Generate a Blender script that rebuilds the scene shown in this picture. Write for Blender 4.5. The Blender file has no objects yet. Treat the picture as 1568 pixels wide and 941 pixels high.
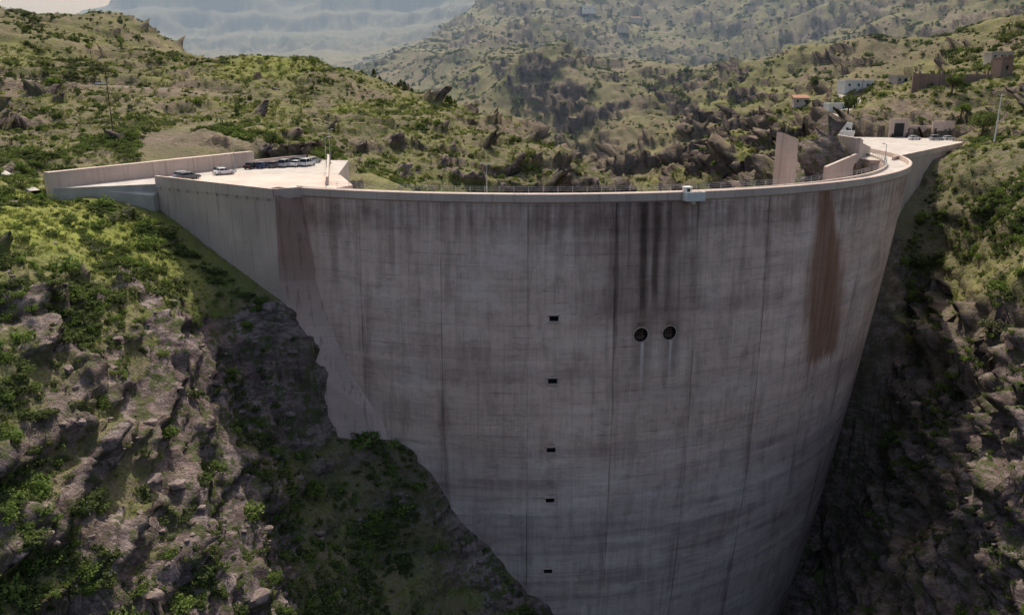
import bpy, math, random
import numpy as np
from mathutils import Vector
random.seed(7); rng=np.random.default_rng(7)
scene=bpy.context.scene
# ------------------------------------------------------------ materials
class NT:
    def __init__(s,name):
        s.m=bpy.data.materials.new(name); s.m.use_nodes=True; s.t=s.m.node_tree; s.t.nodes.clear()
        s.out=s.n('ShaderNodeOutputMaterial')
    def n(s,typ,**kw):
        nd=s.t.nodes.new(typ)
        for k,v in kw.items(): setattr(nd,k,v)
        return nd
    def set(s,sock,v):
        if isinstance(v,bpy.types.NodeSocket): s.t.links.new(v,sock)
        elif v is not None: sock.default_value=v
    def math(s,op,a,b=None,c=None,clamp=False):
        nd=s.n('ShaderNodeMath',operation=op,use_clamp=clamp)
        s.set(nd.inputs[0],a)
        if b is not None: s.set(nd.inputs[1],b)
        if c is not None: s.set(nd.inputs[2],c)
        return nd.outputs[0]
    def mr(s,v,a,b,c=0.0,d=1.0,smooth=True):
        nd=s.n('ShaderNodeMapRange'); nd.interpolation_type='SMOOTHSTEP' if smooth else 'LINEAR'
        s.set(nd.inputs[0],v)
        for i,x in enumerate((a,b,c,d)): s.set(nd.inputs[i+1],x)
        return nd.outputs[0]
    def mix(s,f,a,b,mode='MIX'):
        nd=s.n('ShaderNodeMix',data_type='RGBA',blend_type=mode)
        s.set(nd.inputs[0],f)
        s.set(nd.inputs[6],a if isinstance(a,bpy.types.NodeSocket) else (*a,1))
        s.set(nd.inputs[7],b if isinstance(b,bpy.types.NodeSocket) else (*b,1))
        return nd.outputs[2]
    def noise(s,vec,scale,detail=4,rough=.55,sc=None):
        if sc is not None:
            mp=s.n('ShaderNodeMapping'); s.set(mp.inputs[0],vec); mp.inputs['Scale'].default_value=sc; vec=mp.outputs[0]
        nd=s.n('ShaderNodeTexNoise'); s.set(nd.inputs['Vector'],vec)
        nd.inputs['Scale'].default_value=scale; nd.inputs['Detail'].default_value=detail; nd.inputs['Roughness'].default_value=rough
        return nd.outputs[0]
    def attr(s,name): return s.n('ShaderNodeAttribute',attribute_name=name).outputs['Fac']
    def bsdf(s,col,rough=.9,bump=None,dist=.1,strength=1.0,metal=0.0,spec=.3):
        b=s.n('ShaderNodeBsdfPrincipled'); s.set(b.inputs['Base Color'],col if isinstance(col,bpy.types.NodeSocket) else (*col,1))
        s.set(b.inputs['Roughness'],rough); b.inputs['Metallic'].default_value=metal; b.inputs['Specular IOR Level'].default_value=spec
        if bump is not None:
            bp=s.n('ShaderNodeBump'); s.set(bp.inputs['Height'],bump); bp.inputs['Distance'].default_value=dist; bp.inputs['Strength'].default_value=strength
            s.t.links.new(bp.outputs[0],b.inputs['Normal'])
        return b.outputs[0]
    def end(s,sh): s.t.links.new(sh,s.out.inputs[0]); return s.m
def simple(name,col,rough=.6,var=.15,scale=3,metal=0.0):
    k=NT(name); p=k.n('ShaderNodeTexCoord').outputs['Object']
    n=k.noise(p,scale,4)
    c=k.mix(k.mr(n,.3,.7),tuple(x*(1-var) for x in col),tuple(min(1,x*(1+var)) for x in col))
    return k.end(k.bsdf(c,rough,metal=metal))
def concrete(name,col,streak=.5,low=None):
    k=NT(name); p=k.n('ShaderNodeTexCoord').outputs['Object']
    a=k.noise(p,.12,5); b=k.noise(p,1.0,4,.6,(1.4,1.4,.07)); c=k.noise(p,5,4)
    sp=k.n('ShaderNodeSeparateXYZ'); k.set(sp.inputs[0],p)
    fr=k.math('FRACT',k.math('MULTIPLY',sp.outputs[2],.5)); ln=k.mr(fr,0,.07,1,0)
    c0=tuple(x*.86 for x in col); c1=tuple(x*1.1 for x in col)
    m=k.mix(k.mr(a,.3,.7),c0,c1)
    if low is not None:
        f=k.mr(k.math('ADD',sp.outputs[2],k.math('MULTIPLY',a,14)),-2,-22)
        m=k.mix(f,m,k.mix(k.mr(a,.3,.7),tuple(x*.86 for x in low),tuple(x*1.1 for x in low)))
    m=k.mix(k.math('MULTIPLY',k.mr(b,.5,.72),streak),m,k.mix(1.0,m,(.45,.42,.40),'MULTIPLY'))
    m=k.mix(k.math('MULTIPLY',ln,.25),m,tuple(x*.5 for x in col))
    m=k.mix(k.mr(c,.35,.75,0,.18),m,tuple(x*.6 for x in col))
    return k.end(k.bsdf(m,.9,c,.05,.4))
def dam_material():
    k=NT('dam_concrete'); uv=k.n('ShaderNodeUVMap',uv_map='UVMap').outputs[0]
    sp=k.n('ShaderNodeSeparateXYZ'); k.set(sp.inputs[0],uv); th,z=sp.outputs[0],sp.outputs[1]
    def band(x,c,w0,w1,mx=1.0):
        return k.mr(k.math('ABSOLUTE',k.math('SUBTRACT',x,c)),w0,w1,mx,0.0)
    col=k.mix(k.mr(k.noise(uv,.09,6,.6,(1.0,.8,1)),.3,.7),(.82,.60,.49),(.92,.71,.595))
    def mul(f,t,g=1.0):
        nonlocal col
        col=k.mix(k.math('MULTIPLY',f,g) if g!=1.0 else f,col,t,'MULTIPLY')
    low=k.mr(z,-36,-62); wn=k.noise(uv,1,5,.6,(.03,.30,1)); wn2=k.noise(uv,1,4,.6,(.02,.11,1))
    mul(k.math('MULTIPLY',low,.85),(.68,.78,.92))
    mul(k.mr(wn2,.48,.60,0,.5),(.70,.67,.70))
    mul(k.math('MULTIPLY',k.mr(wn,.5,.62,0,.65),k.mr(z,-30,-55,.25,1)),(.62,.60,.65))
    col=k.mix(k.math('MULTIPLY',k.mr(wn,.46,.32,0,.45),k.mr(z,-35,-60)),col,(.78,.71,.70))
    ph=k.math('DIVIDE',k.math('ADD',th,9.4),8.6); bi=k.math('FLOOR',ph); zi=k.math('FLOOR',k.math('DIVIDE',z,2.0))
    cx=k.n('ShaderNodeCombineXYZ'); k.set(cx.inputs[0],bi); k.set(cx.inputs[1],zi)
    wh=k.n('ShaderNodeTexWhiteNoise',noise_dimensions='2D'); k.set(wh.inputs['Vector'],cx.outputs[0])
    mul(k.mr(wh.outputs[0],0,1,0,.28,False),(.62,.60,.60))
    wh2=k.n('ShaderNodeTexWhiteNoise',noise_dimensions='1D'); k.set(wh2.inputs['W'],bi)
    mul(k.mr(wh2.outputs[0],0,1,0,.26,False),(.72,.72,.74))
    s1=k.noise(uv,1,5,.7,(1.5,.035,1)); s2=k.noise(uv,1,4,.7,(5,.14,1)); s3=k.noise(uv,1,4,.6,(9,9,1)); s5=k.noise(uv,1,5,.65,(.55,.09,1))
    mul(k.mr(s1,.52,.72,0,.5),(.50,.47,.46))
    col=k.mix(k.mr(s1,.46,.28,0,.30),col,(.94,.82,.73))
    mul(k.mr(s5,.48,.66,0,.48),(.58,.55,.55))
    mul(k.mr(s2,.46,.74,0,.36),(.60,.57,.55))
    mul(k.mr(s3,.4,.75,0,.25),(.6,.58,.57))
    patch=k.noise(uv,1,6,.8,(.28,.42,1)); mul(k.mr(patch,.50,.66,0,.42),(.60,.56,.55))
    grid=k.noise(uv,1,3,.6,(.9,1.3,1)); mul(k.mr(grid,.52,.7,0,.3),(.62,.6,.6))
    blot=k.noise(uv,1,5,.7,(.10,.13,1)); mul(k.mr(blot,.50,.62,0,.38),(.66,.60,.58)); col=k.mix(k.mr(blot,.46,.36,0,.22),col,(.97,.86,.78))
    lz=k.math('FRACT',k.math('DIVIDE',k.math('ADD',z,k.math('MULTIPLY',s3,.12)),2.0)); lift=k.math('MULTIPLY',k.mr(lz,0,.12,1,0),k.mr(k.noise(uv,1,5,.7,(.35,.25,1)),.42,.68))
    mul(k.math('MULTIPLY',lift,.7),(.44,.41,.40))
    fj=k.math('ABSOLUTE',k.math('SUBTRACT',k.math('FRACT',k.math('ADD',ph,k.math('MULTIPLY',k.math('SUBTRACT',s2,.5),.014))),.5))
    jt=k.mr(fj,.488,.498); jw=k.mr(fj,.38,.50)
    jn=k.noise(uv,1,4,.65,(.22,.05,1))
    mul(k.math('MULTIPLY',jw,k.mr(k.noise(uv,1,4,.6,(.8,.05,1)),.42,.68,0,.8)),(.48,.45,.44))
    mul(k.math('MULTIPLY',jt,k.mr(jn,.40,.64,.05,.75)),(.27,.24,.23))
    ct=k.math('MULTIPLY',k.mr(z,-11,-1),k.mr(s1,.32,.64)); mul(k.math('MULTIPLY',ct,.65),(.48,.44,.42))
    ub=k.math('MULTIPLY',band(z,k.math('MULTIPLY_ADD',patch,5,-7.5),.6,3.2),k.mr(s5,.35,.6)); mul(k.math('MULTIPLY',ub,.4),(.52,.49,.48))
    dk=k.math('MULTIPLY',k.math('MULTIPLY',band(th,10.5,2.5,8),band(z,-11,6,17)),k.mr(s1,.2,.6,.4,1)); mul(k.math('MULTIPLY',dk,.7),(.52,.48,.47))
    jag=k.math('MULTIPLY',k.math('SUBTRACT',k.noise(uv,1,5,.7,(2.2,.09,1)),.5),1.0)
    for c,w,z0,z1,a in ((10.7,.45,-1,-20,.88),(11.95,.36,-1.5,-18,.82),(9.2,.22,-1,-14,.4),(13.3,.3,-3,-21,.45),(10.8,1.1,-21,-31,.5),(13.85,1.1,-21,-31,.5),(7.9,.25,-1,-26,.55),(4.0,.3,-1,-12,.3),(22.0,.3,-3,-15,.35),(-14.5,.3,-1,-14,.4),(-21,.5,-1,-17,.4)):
        thj=k.math('ADD',th,jag)
        m=k.math('MULTIPLY',band(thj,c,w*.3,w*1.5),k.math('MULTIPLY',k.mr(z,z0+2,z0-2,0,1) if z0<-15 else 1.0,k.mr(z,z1-3,z1+3)))
        mul(k.math('MULTIPLY',m,a),(.24,.21,.205))
    for c in (10.8,13.85):
        m=k.math('MULTIPLY',band(k.math('ADD',th,k.math('MULTIPLY',jag,.25)),c,.04,.26),k.math('MULTIPLY',k.mr(z,-25.2,-25.6),k.mr(z,-37,-26)))
        col=k.mix(k.math('MULTIPLY',m,k.mr(s2,.3,.7,.3,.7)),col,(.92,.85,.80))
    ctr=k.math('MULTIPLY_ADD',z,-.10,33.2); hw=k.math('MULTIPLY_ADD',k.mr(z,-1,-19),2.7,1.15)
    d=k.math('ABSOLUTE',k.math('SUBTRACT',k.math('ADD',th,k.math('MULTIPLY',jag,2.2)),ctr)); q=k.math('DIVIDE',d,hw)
    edge=k.mr(k.math('ADD',z,k.math('MULTIPLY',jag,14)),-37,-33)
    st=k.math('MULTIPLY',k.math('MULTIPLY',k.mr(q,1.3,.5),edge),k.mr(s1,.25,.62,.75,1.0))
    col=k.mix(k.math('MULTIPLY',st,.92),col,k.mix(k.mr(s2,.3,.7),(.20,.088,.045),(.32,.155,.09)))
    lf=k.math('MULTIPLY',k.mr(th,-20,-25),k.mr(z,-30,-5)); mul(k.math('MULTIPLY',lf,.6),(.6,.5,.44))
    h=k.math('ADD',k.math('MULTIPLY',lift,-1.0),k.math('ADD',k.math('MULTIPLY',jt,-1.5),k.math('MULTIPLY',s3,.7)))
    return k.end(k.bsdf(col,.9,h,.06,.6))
M_dam=dam_material()
M_conc=concrete('weathered_concrete',(.62,.49,.415)); M_light=concrete('pale_concrete',(.56,.48,.41),.4)
M_brown=concrete('stained_concrete',(.40,.26,.205),.7,(.66,.50,.43))
M_deck=simple('deck_paving',(.46,.42,.375),.9,.14,.35); M_dark=simple('dark_steel',(.03,.03,.032),.6)
M_metal=simple('galvanised_steel',(.45,.46,.47),.45,.1,3,.6); M_white=simple('white_paint',(.72,.71,.67),.6,.08)
M_glass=simple('car_glass',(.02,.025,.03),.08,.1); M_tyre=simple('tyre_rubber',(.025,.025,.025),.9); M_lampred=simple('tail_lamp',(.35,.02,.02),.3)
M_headl=simple('head_lamp',(.7,.7,.68),.2); M_asph=simple('road_gravel',(.27,.23,.19),.9,.2,.3); M_tile=simple('roof_tiles',(.36,.17,.10),.8,.2,2)
M_bark=simple('bark',(.11,.08,.06),.9,.3,6); M_stone=concrete('dry_stone',(.32,.225,.18),.4)
def terrain_material():
    k=NT('hillside_ground'); geo=k.n('ShaderNodeNewGeometry'); p=geo.outputs['Position']
    rock=k.attr('rock'); mead=k.attr('meadow'); soil=k.attr('soil'); led=k.attr('ledge_shade')
    n1=k.noise(p,.05,6,.62); n2=k.noise(p,.35,5,.6); n3=k.noise(p,2.2,4,.65); n4=k.noise(p,.9,6,.7); nb=k.noise(p,.012,5,.6)
    g=k.mix(k.mr(n1,.38,.62),(.115,.135,.05),(.22,.23,.085))
    g=k.mix(k.mr(n2,.42,.64,0,.75),g,(.28,.22,.15))
    g=k.mix(k.mr(n3,.48,.7,0,.6),g,(.06,.065,.03))
    g=k.mix(k.math('MULTIPLY',mead,k.mr(n4,.3,.62,.4,1)),g,(.33,.37,.065))
    so=k.mix(k.mr(n4,.36,.64),(.16,.115,.09),(.35,.27,.22)); g=k.mix(k.math('MULTIPLY',soil,k.mr(n2,.3,.6,.35,1)),g,so)
    sx=k.noise(p,.5,6,.68,(.5,.5,1.8)); n5=k.noise(p,.12,4)
    r=k.mix(k.mr(sx,.36,.64),(.095,.072,.07),(.42,.335,.31)); r=k.mix(k.mr(n5,.4,.65,0,.5),r,(.24,.165,.14))
    r=k.mix(k.math('MULTIPLY',led,.75),r,(.04,.03,.03))  # shade on ledge undersides painted into the rock colour
    r=k.mix(k.mr(n3,.56,.66,0,.7),r,(.05,.038,.037))
    r=k.mix(k.mr(k.math('MULTIPLY_ADD',n4,.55,k.math('MULTIPLY',n2,.45)),.495,.56,0,.85),r,(.09,.115,.036))
    sp=k.n('ShaderNodeSeparateXYZ'); k.set(sp.inputs[0],p)
    y=sp.outputs[1]
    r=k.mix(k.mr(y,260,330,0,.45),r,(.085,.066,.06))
    rm=k.mr(k.math('ADD',rock,k.math('MULTIPLY',k.math('SUBTRACT',n4,.5),1.3)),.40,.58)
    c=k.mix(rm,g,r)
    c=k.mix(k.mr(nb,.40,.6,0,.45),c,(.25,.20,.145))
    c=k.mix(k.mr(y,450,800,0,.25),c,(.22,.23,.165)); c=k.mix(k.mr(y,1200,2200,0,.6),c,(.10,.125,.12))  # distance haze painted into the ground colour of far slopes and mountain
    h=k.math('ADD',k.math('MULTIPLY',n4,1.0),k.math('MULTIPLY',n3,.35))
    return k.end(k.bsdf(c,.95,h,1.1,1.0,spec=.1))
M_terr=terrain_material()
def leaf_material(name,c0,c1,c2,haze=True):
    k=NT(name); r=k.n('ShaderNodeObjectInfo').outputs['Random']; p=k.n('ShaderNodeNewGeometry').outputs['Position']
    c=k.mix(k.mr(r,0,.6,0,1,False),c0,c1); c=k.mix(k.mr(r,.6,1,0,1,False),c,c2)
    c=k.mix(k.mr(k.noise(p,.03,2),.35,.65,0,.55),c,c1)
    sp=k.n('ShaderNodeSeparateXYZ'); k.set(sp.inputs[0],p); c=k.mix(k.mr(sp.outputs[1],360,1000,0,.4),c,(.15,.16,.11))  # distant foliage tinted towards haze in its own colour
    d=k.n('ShaderNodeBsdfDiffuse'); k.set(d.inputs[0],c); t=k.n('ShaderNodeBsdfTranslucent'); k.set(t.inputs[0],k.mix(.4,c,(.20,.27,.06)))
    m=k.n('ShaderNodeMixShader'); m.inputs[0].default_value=.3; k.t.links.new(d.outputs[0],m.inputs[1]); k.t.links.new(t.outputs[0],m.inputs[2])
    return k.end(m.outputs[0])
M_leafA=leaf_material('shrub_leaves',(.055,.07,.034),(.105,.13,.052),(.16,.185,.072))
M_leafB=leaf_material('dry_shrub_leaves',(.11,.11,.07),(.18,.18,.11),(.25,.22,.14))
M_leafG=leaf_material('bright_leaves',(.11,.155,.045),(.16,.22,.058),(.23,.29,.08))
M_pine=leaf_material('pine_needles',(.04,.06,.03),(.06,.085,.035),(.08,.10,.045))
# ------------------------------------------------------------ helpers
def mkobj(name,verts,faces,mat,smooth=False,parent=None):
    me=bpy.data.meshes.new(name); me.from_pydata([tuple(map(float,v)) for v in verts],[],[tuple(map(int,f)) for f in faces]); me.update()
    o=bpy.data.objects.new(name,me); scene.collection.objects.link(o)
    for m in (mat if isinstance(mat,(list,tuple)) else [mat]): me.materials.append(m)
    if smooth: me.shade_smooth()
    if parent: o.parent=parent
    return o
class MB:
    def __init__(s): s.v=[];s.f=[];s.m=[]
    def box(s,c,d,mi=0,rot=0.0,taper=1.0):
        b=len(s.v);cr,sr=math.cos(rot),math.sin(rot)
        for k in (-1,1):
            t=taper if k==1 else 1
            for i,j in ((-1,-1),(1,-1),(1,1),(-1,1)):
                x,y=i*d[0]/2*t,j*d[1]/2*t; s.v.append((c[0]+x*cr-y*sr,c[1]+x*sr+y*cr,c[2]+k*d[2]/2))
        s.f+= [(b,b+3,b+2,b+1),(b+4,b+5,b+6,b+7)]+[(b+i,b+(i+1)%4,b+4+(i+1)%4,b+4+i) for i in range(4)]; s.m+=[mi]*6
    def prism(s,poly,z0,z1,mi=0):
        b=len(s.v);n=len(poly)
        zz=lambda q,i:q[i] if isinstance(q,(list,tuple)) else q
        for i,p in enumerate(poly): s.v.append((p[0],p[1],zz(z0,i)))
        for i,p in enumerate(poly): s.v.append((p[0],p[1],zz(z1,i)))
        s.f+=[tuple(b+i for i in reversed(range(n))),tuple(b+n+i for i in range(n))]+[(b+i,b+(i+1)%n,b+n+(i+1)%n,b+n+i) for i in range(n)]; s.m+=[mi]*(n+2)
    def cyl(s,p0,p1,r0,r1,mi=0,n=8):
        p0,p1=Vector(p0),Vector(p1);d=(p1-p0).normalized(); u=d.orthogonal().normalized(); w=d.cross(u); b=len(s.v)
        for p,r in ((p0,r0),(p1,r1)):
            for i in range(n):
                a=2*math.pi*i/n; s.v.append(tuple(p+u*r*math.cos(a)+w*r*math.sin(a)))
        s.f+=[tuple(b+i for i in reversed(range(n))),tuple(b+n+i for i in range(n))]+[(b+i,b+(i+1)%n,b+n+(i+1)%n,b+n+i) for i in range(n)]; s.m+=[mi]*(n+2)
    def wall(s,p0,p1,zb,zt,th,mi=0):
        d=Vector((p1[0]-p0[0],p1[1]-p0[1])).normalized(); nx,ny=-d.y*th/2,d.x*th/2
        poly=[(p0[0]-nx,p0[1]-ny),(p1[0]-nx,p1[1]-ny),(p1[0]+nx,p1[1]+ny),(p0[0]+nx,p0[1]+ny)]
        f=lambda q:[q[0],q[1],q[1],q[0]] if isinstance(q,(list,tuple)) else q
        s.prism(poly,f(zb),f(zt),mi)
    def make(s,name,mats,loc=(0,0,0),rz=0,bevel=0,smooth=False):
        o=mkobj(name,s.v,s.f,mats,smooth); o.data.polygons.foreach_set('material_index',s.m)
        o.location=loc; o.rotation_euler=(0,0,rz)
        if bevel: b=o.modifiers.new('b','BEVEL'); b.width=bevel; b.segments=2; b.limit_method='ANGLE'
        return o
# ------------------------------------------------------------ noise
prm=rng.permutation(256).astype(np.int32); prm=np.concatenate([prm,prm,prm])
G=rng.normal(size=(256,3)).astype(np.float32); G/=np.linalg.norm(G,axis=1)[:,None]
def perlin(x,y,z):
    xi=np.floor(x).astype(np.int32); yi=np.floor(y).astype(np.int32); zi=np.floor(z).astype(np.int32)
    xf=(x-xi).astype(np.float32); yf=(y-yi).astype(np.float32); zf=(z-zi).astype(np.float32)
    u=xf*xf*xf*(xf*(xf*6-15)+10); v=yf*yf*yf*(yf*(yf*6-15)+10); w=zf*zf*zf*(zf*(zf*6-15)+10)
    xi&=255;yi&=255;zi&=255
    def g(a,b,c):
        h=prm[prm[prm[(xi+a)&255]+((yi+b)&255)]+((zi+c)&255)]; gg=G[h]
        return gg[...,0]*(xf-a)+gg[...,1]*(yf-b)+gg[...,2]*(zf-c)
    def L(a,b,t): return a+(b-a)*t
    return L(L(L(g(0,0,0),g(1,0,0),u),L(g(0,1,0),g(1,1,0),u),v),L(L(g(0,0,1),g(1,0,1),u),L(g(0,1,1),g(1,1,1),u),v),w)*1.5
def fbm(x,y,z,s,o=3,seed=0,mode=0,gain=.5):
    r=0;a=1.;t=0
    for i in range(o):
        n=perlin(x/s+seed*17.3+i*5.1,y/s+seed*9.7,z/s+seed*3.3)
        if mode==1: n=1-2*np.abs(n)
        elif mode==2: n=2*np.abs(n)-.6
        r=r+a*n;t+=a;a*=gain;s=s*.5
    return r/t
def sst(x,a,b):
    t=np.clip((x-a)/(b-a),0,1); return t*t*(3-2*t)
# ------------------------------------------------------------ terrain heights (surveyed spot heights, metres)
CP="""8 132 -79|-5 130 -64|-14.5 129 -52|-19 130 -45.6|-30 133 -44|-33 134 -41|-35 135 -31|-39 136 -22|-42.3 136.5 -20|-53.4 143.5 -14|-68 152 -6|-77 151 -2.5
-44 60 -40|-49 66 -32|-54 78 -21|-63 95 -11.7|-71.5 110 -6.7|-89 140 -1.5|-124 190 -.5|-149.5 240 4.3|-195 320 24|-252 420 51
-208 450 51|-177 430 36|-94.5 400 28|-58 380 17|-23 350 7.6|4 320 3.6|20 290 -6.3|35 280 -15.6
-208 560 20|-177 540 5|-94 500 -20|-58 470 -30|-23 430 -45|4 390 -55|20 345 -60|45 320 -60|45 300 -38
-41.8 85 -37.3|-35.8 100 -52|-28 105 -60|-47.7 92 -27.8|-57.5 98 -17|-49 118 -24|-43 130 -34|-38 128 -45|-21 125 -56|-10 125 -69|-46.6 74 -30|-63 110 -11.4|-70 125 -6|-65 134 -11.8
-88.5 160 -1.6|-70 203 0|-76 210 4.5|-100 200 3|-83 225 5|-114 300 12.6|-63.7 240 4.3|-43 230 -2.4|-31 210 -7.4|-84 320 12.4|-46 320 7.4|-178 360 25|-139 370 25.6|-26 240 -11|-95 180 2
16 260 -17|-5 245 -15|36 285 -21|0 300 -3|20 200 -50|0 170 -60|40 240 -60|60 300 -70|30 175 -70|-20 190 -22|-20 165 -35
57 400 -34|82 480 -12|84 330 -22|122 420 -5|79 370 -24|60 350 -50|89 280 -8.8|137 420 11|146 360 11.8|127 310 3|160 330 12.2|160 290 1.5|185 340 17|124 215 -2.8|143 250 0|117 200 -12.8|192 400 20|242 400 38|262 550 42
117 220 -12|113 190 -24|97 150 -45|79 182 -66|75 178 -104|84 150 -70|77.6 105 -60|88.5 130 -36|83.6 120 -44|104 160 -18|118 185 -8|96 145 -28
88.4 180 -56|84 165 -71.5|78 165 -88|102 195 -41.9|108 205 -27|92 170 -57.7|85 140 -62|88 138 -50|78 120 -66
60 140 -108|40 100 -105|30 125 -100|65 165 -114|20 60 -105|60 60 -90|75 80 -68|100 60 -45|140 60 -15|-15 60 -75|-25 80 -72|10 90 -98
60 205 -60|73 197 2|78 203 4|66 180 -14|68 190 -3|84 208 2|90 216 -3|110 260 -3|100 240 -8|60 240 -50|70 270 -30
260 200 45|200 130 12|160 100 -5|300 300 65|130 140 0|160 190 8|-250 200 40|-200 100 25|-150 60 5|-120 60 0|-90 80 -4|-110 120 1
117 560 14|-16 600 13|-115 900 45|80 900 64|219 900 71|318 800 65|451 750 72|30 700 12|200 650 35|-96 1200 89|-22 1200 140|300 1200 170|800 1200 220|-190 1200 25|-200 900 5|-250 700 -12|-120 650 -20|-400 700 60|-600 1000 80|-400 1300 10
-900 1800 62|-500 1800 66|-200 1800 90|100 1700 200|600 1700 280|-1250 2400 150|-900 2400 165|-658 2400 160|-300 2400 190|-1250 2520 212|-1140 2520 282|-900 2520 305|-800 2520 305|-640 2520 252|-500 2520 285|-300 2520 330|0 2520 370|600 2500 420|-1700 2500 205|-1000 3200 280|0 3200 350|1200 3200 450|-2000 3200 200|-3000 5000 150|3000 5000 400|0 6000 300|1500 1500 300|-1200 1400 150|-900 900 120"""
cp=np.array([[float(t) for t in s.split()] for l in CP.split('\n') for s in l.split('|')],dtype=np.float64)
n=len(cp); D=np.sqrt(((cp[:,None,:2]-cp[None,:,:2])**2).sum(-1)); K=np.zeros((n+3,n+3)); K[:n,:n]=-D
K[:n,n]=1;K[:n,n+1]=cp[:,0]/100;K[:n,n+2]=cp[:,1]/100;K[n:,:n]=K[:n,n:].T
rhs=np.zeros(n+3);rhs[:n]=cp[:,2]; W=np.linalg.lstsq(K,rhs,rcond=None)[0]
def base(x,y):
    o=(W[n]+W[n+1]*x/100+W[n+2]*y/100).astype(np.float64)
    for i in range(n): o-=W[i]*np.sqrt((x-cp[i,0])**2+(y-cp[i,1])**2+.5)
    return o
NR,NA=1000,900
R_=np.exp(np.linspace(math.log(42),math.log(5500),NR)); A_=np.radians(np.linspace(-52,52,NA))
RR,AA=np.meshgrid(R_,A_,indexing='ij'); X=RR*np.sin(AA);Y=RR*np.cos(AA)
Z=base(X,Y)
CX,CY,R0=4.0,227.5,96.5
darc=np.abs(np.hypot(X-CX,Y-CY)-94); nearf=np.clip(.15+darc/16,0,1); nearf=np.where(Y<240,nearf,1)
dblk=np.hypot(X+55,Y-150); nearf=np.minimum(nearf,np.clip(.15+(dblk-15)/25,0.15,1))
O=np.zeros_like(X)
near=1-sst(RR,350,700)
def terrace(z,h,w,amt,s0=.62):
    t=(z+w)/h; fl=np.floor(t); fr=t-fl; return z+(((fl+sst(fr,s0,1.0))*h-w)-z)*amt
Z+=nearf*(2.6*fbm(X,Y,O,26,4,1)*(.4+.6*near)+1.2*fbm(X,Y,O,9,3,2,1)*near)
mid=sst(RR,230,330)*near; Z+=mid*(4.5*fbm(X,Y,O,60,4,31,1)-1.5)
gx=np.exp(-(((X-66)/75)**2+((Y-395)/120)**2)); gx2=np.clip(gx*1.6,0,1)*sst(Y+.0*X,290,330)
Z+=gx2*(13*fbm(X,Y,O,64,5,41,1)-4)
Z=terrace(Z,15,fbm(X,Y,O,60,3,42)*22,.75*gx2,.62)
lf_=np.clip((X+170)/170,.25,1)
far=sst(RR,400,640)*(1-sst(RR,1500,2000)*.4)
Z+=far*lf_*(66*(fbm(X+.45*Y,Y*.5-.2*X,O,300,3,3,1)-.45)+16*fbm(X,Y,O,90,5,4,1)-4)
vf=sst(RR,1500,2100); Z+=vf*(46*fbm(X,Y*.35,O,150,6,5,1,.6)*(1-.8*sst(Y,2440,2520)))
wz=fbm(X,Y,O,120,3,6)*18
tm=sst(fbm(X,Y,O,150,3,33),-.2,.12)
Z=terrace(Z,7,wz,.6*far*(1-vf)*tm); Z=terrace(Z,70,wz*2,.5*vf,.5)
Z=terrace(Z,6.5,fbm(X,Y,O,30,3,7)*9,.45*near*nearf*sst(fbm(X,Y,O,45,2,8),-.25,.2))
# cut-and-fill bench for the hillside road
RP=np.array([(-222,283),(-190,292),(-168,300),(-150,309),(-128,312),(-112,310)],float); rz_=base(RP[:,0],RP[:,1])
bd=np.full(X.shape,1e9); bz=np.zeros_like(X)
for i in range(len(RP)-1):
    ax,ay=RP[i];bx,by=RP[i+1]; L2=(bx-ax)**2+(by-ay)**2; t=np.clip(((X-ax)*(bx-ax)+(Y-ay)*(by-ay))/L2,0,1)
    d_=np.hypot(X-ax-t*(bx-ax),Y-ay-t*(by-ay)); m_=d_<bd; bd=np.where(m_,d_,bd); bz=np.where(m_,rz_[i]+t*(rz_[i+1]-rz_[i]),bz)
rb=1-sst(bd,8,16); Z=Z*(1-rb)+(bz)*rb
LD=[(-84,147.5),(-62,188),(-52,204),(-40,203),(-33,150),(-38,138.5),(-68,154.5)]
RD=[(92,203),(100,203),(143,257),(163,292),(124,303),(104,262),(86,222)]
def inpoly(x,y,P):
    c=np.zeros(x.shape,bool); m=len(P)
    for i in range(m):
        x0,y0=P[i];x1,y1=P[(i+1)%m]
        if y0==y1: continue
        t=((y0>y)!=(y1>y))&(x<(x1-x0)*(y-y0)/(y1-y0)+x0); c^=t
    return c
for P in (LD,RD): Z=np.where(inpoly(X,Y,P),np.minimum(Z,-3.2),Z)
def normals(P):
    a=np.gradient(P,axis=0);b=np.gradient(P,axis=1); c=np.cross(b,a); c/=np.linalg.norm(c,axis=-1)[...,None]+1e-9
    c*=np.sign(c[...,2:3]+1e-9); return c
P3=np.stack([X,Y,Z],-1); N=normals(P3)
rk=sst(N[...,2]+.34*fbm(X,Y,Z,20,3,9)+.16*fbm(X,Y,Z,6,2,10),.78,.58)
rk=np.clip(rk+1.1*gx*(fbm(X,Y,Z,22,3,11)+.32)+.6*far*sst(fbm(X,Y,Z,70,4,44),.14,.32),0,1)
md_=np.exp(-(((X-75)/10)**2+((Y-199)/11)**2)); rk=np.clip(rk+md_*1.2,0,1)
cutb=np.exp(-(((X+78)/24)**2+((Y-208)/7)**2)); rk=np.clip(rk+cutb*(.35+fbm(X,Y,Z,10,3,61)),0,1)
vb=np.exp(-(((X+20)/24)**2+((Y-118)/24)**2)); rk=np.clip(rk*(1-.6*vb),0,1)
rs=sst(X,96,106)*sst(Y,250,225); rk*=1-.75*rs*sst(Z,-38,-24)
rk*=1-.6*vf; rk*=1-rb
sc=np.clip(RR/160,.75,1.5)*(1+.35*np.clip(gx*1.3,0,1))
def quant(v,k):
    t=v*k; fl=np.floor(t); return (fl+sst(t-fl,.7,1.0))/k
dip=.38*X-.22*Y
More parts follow.
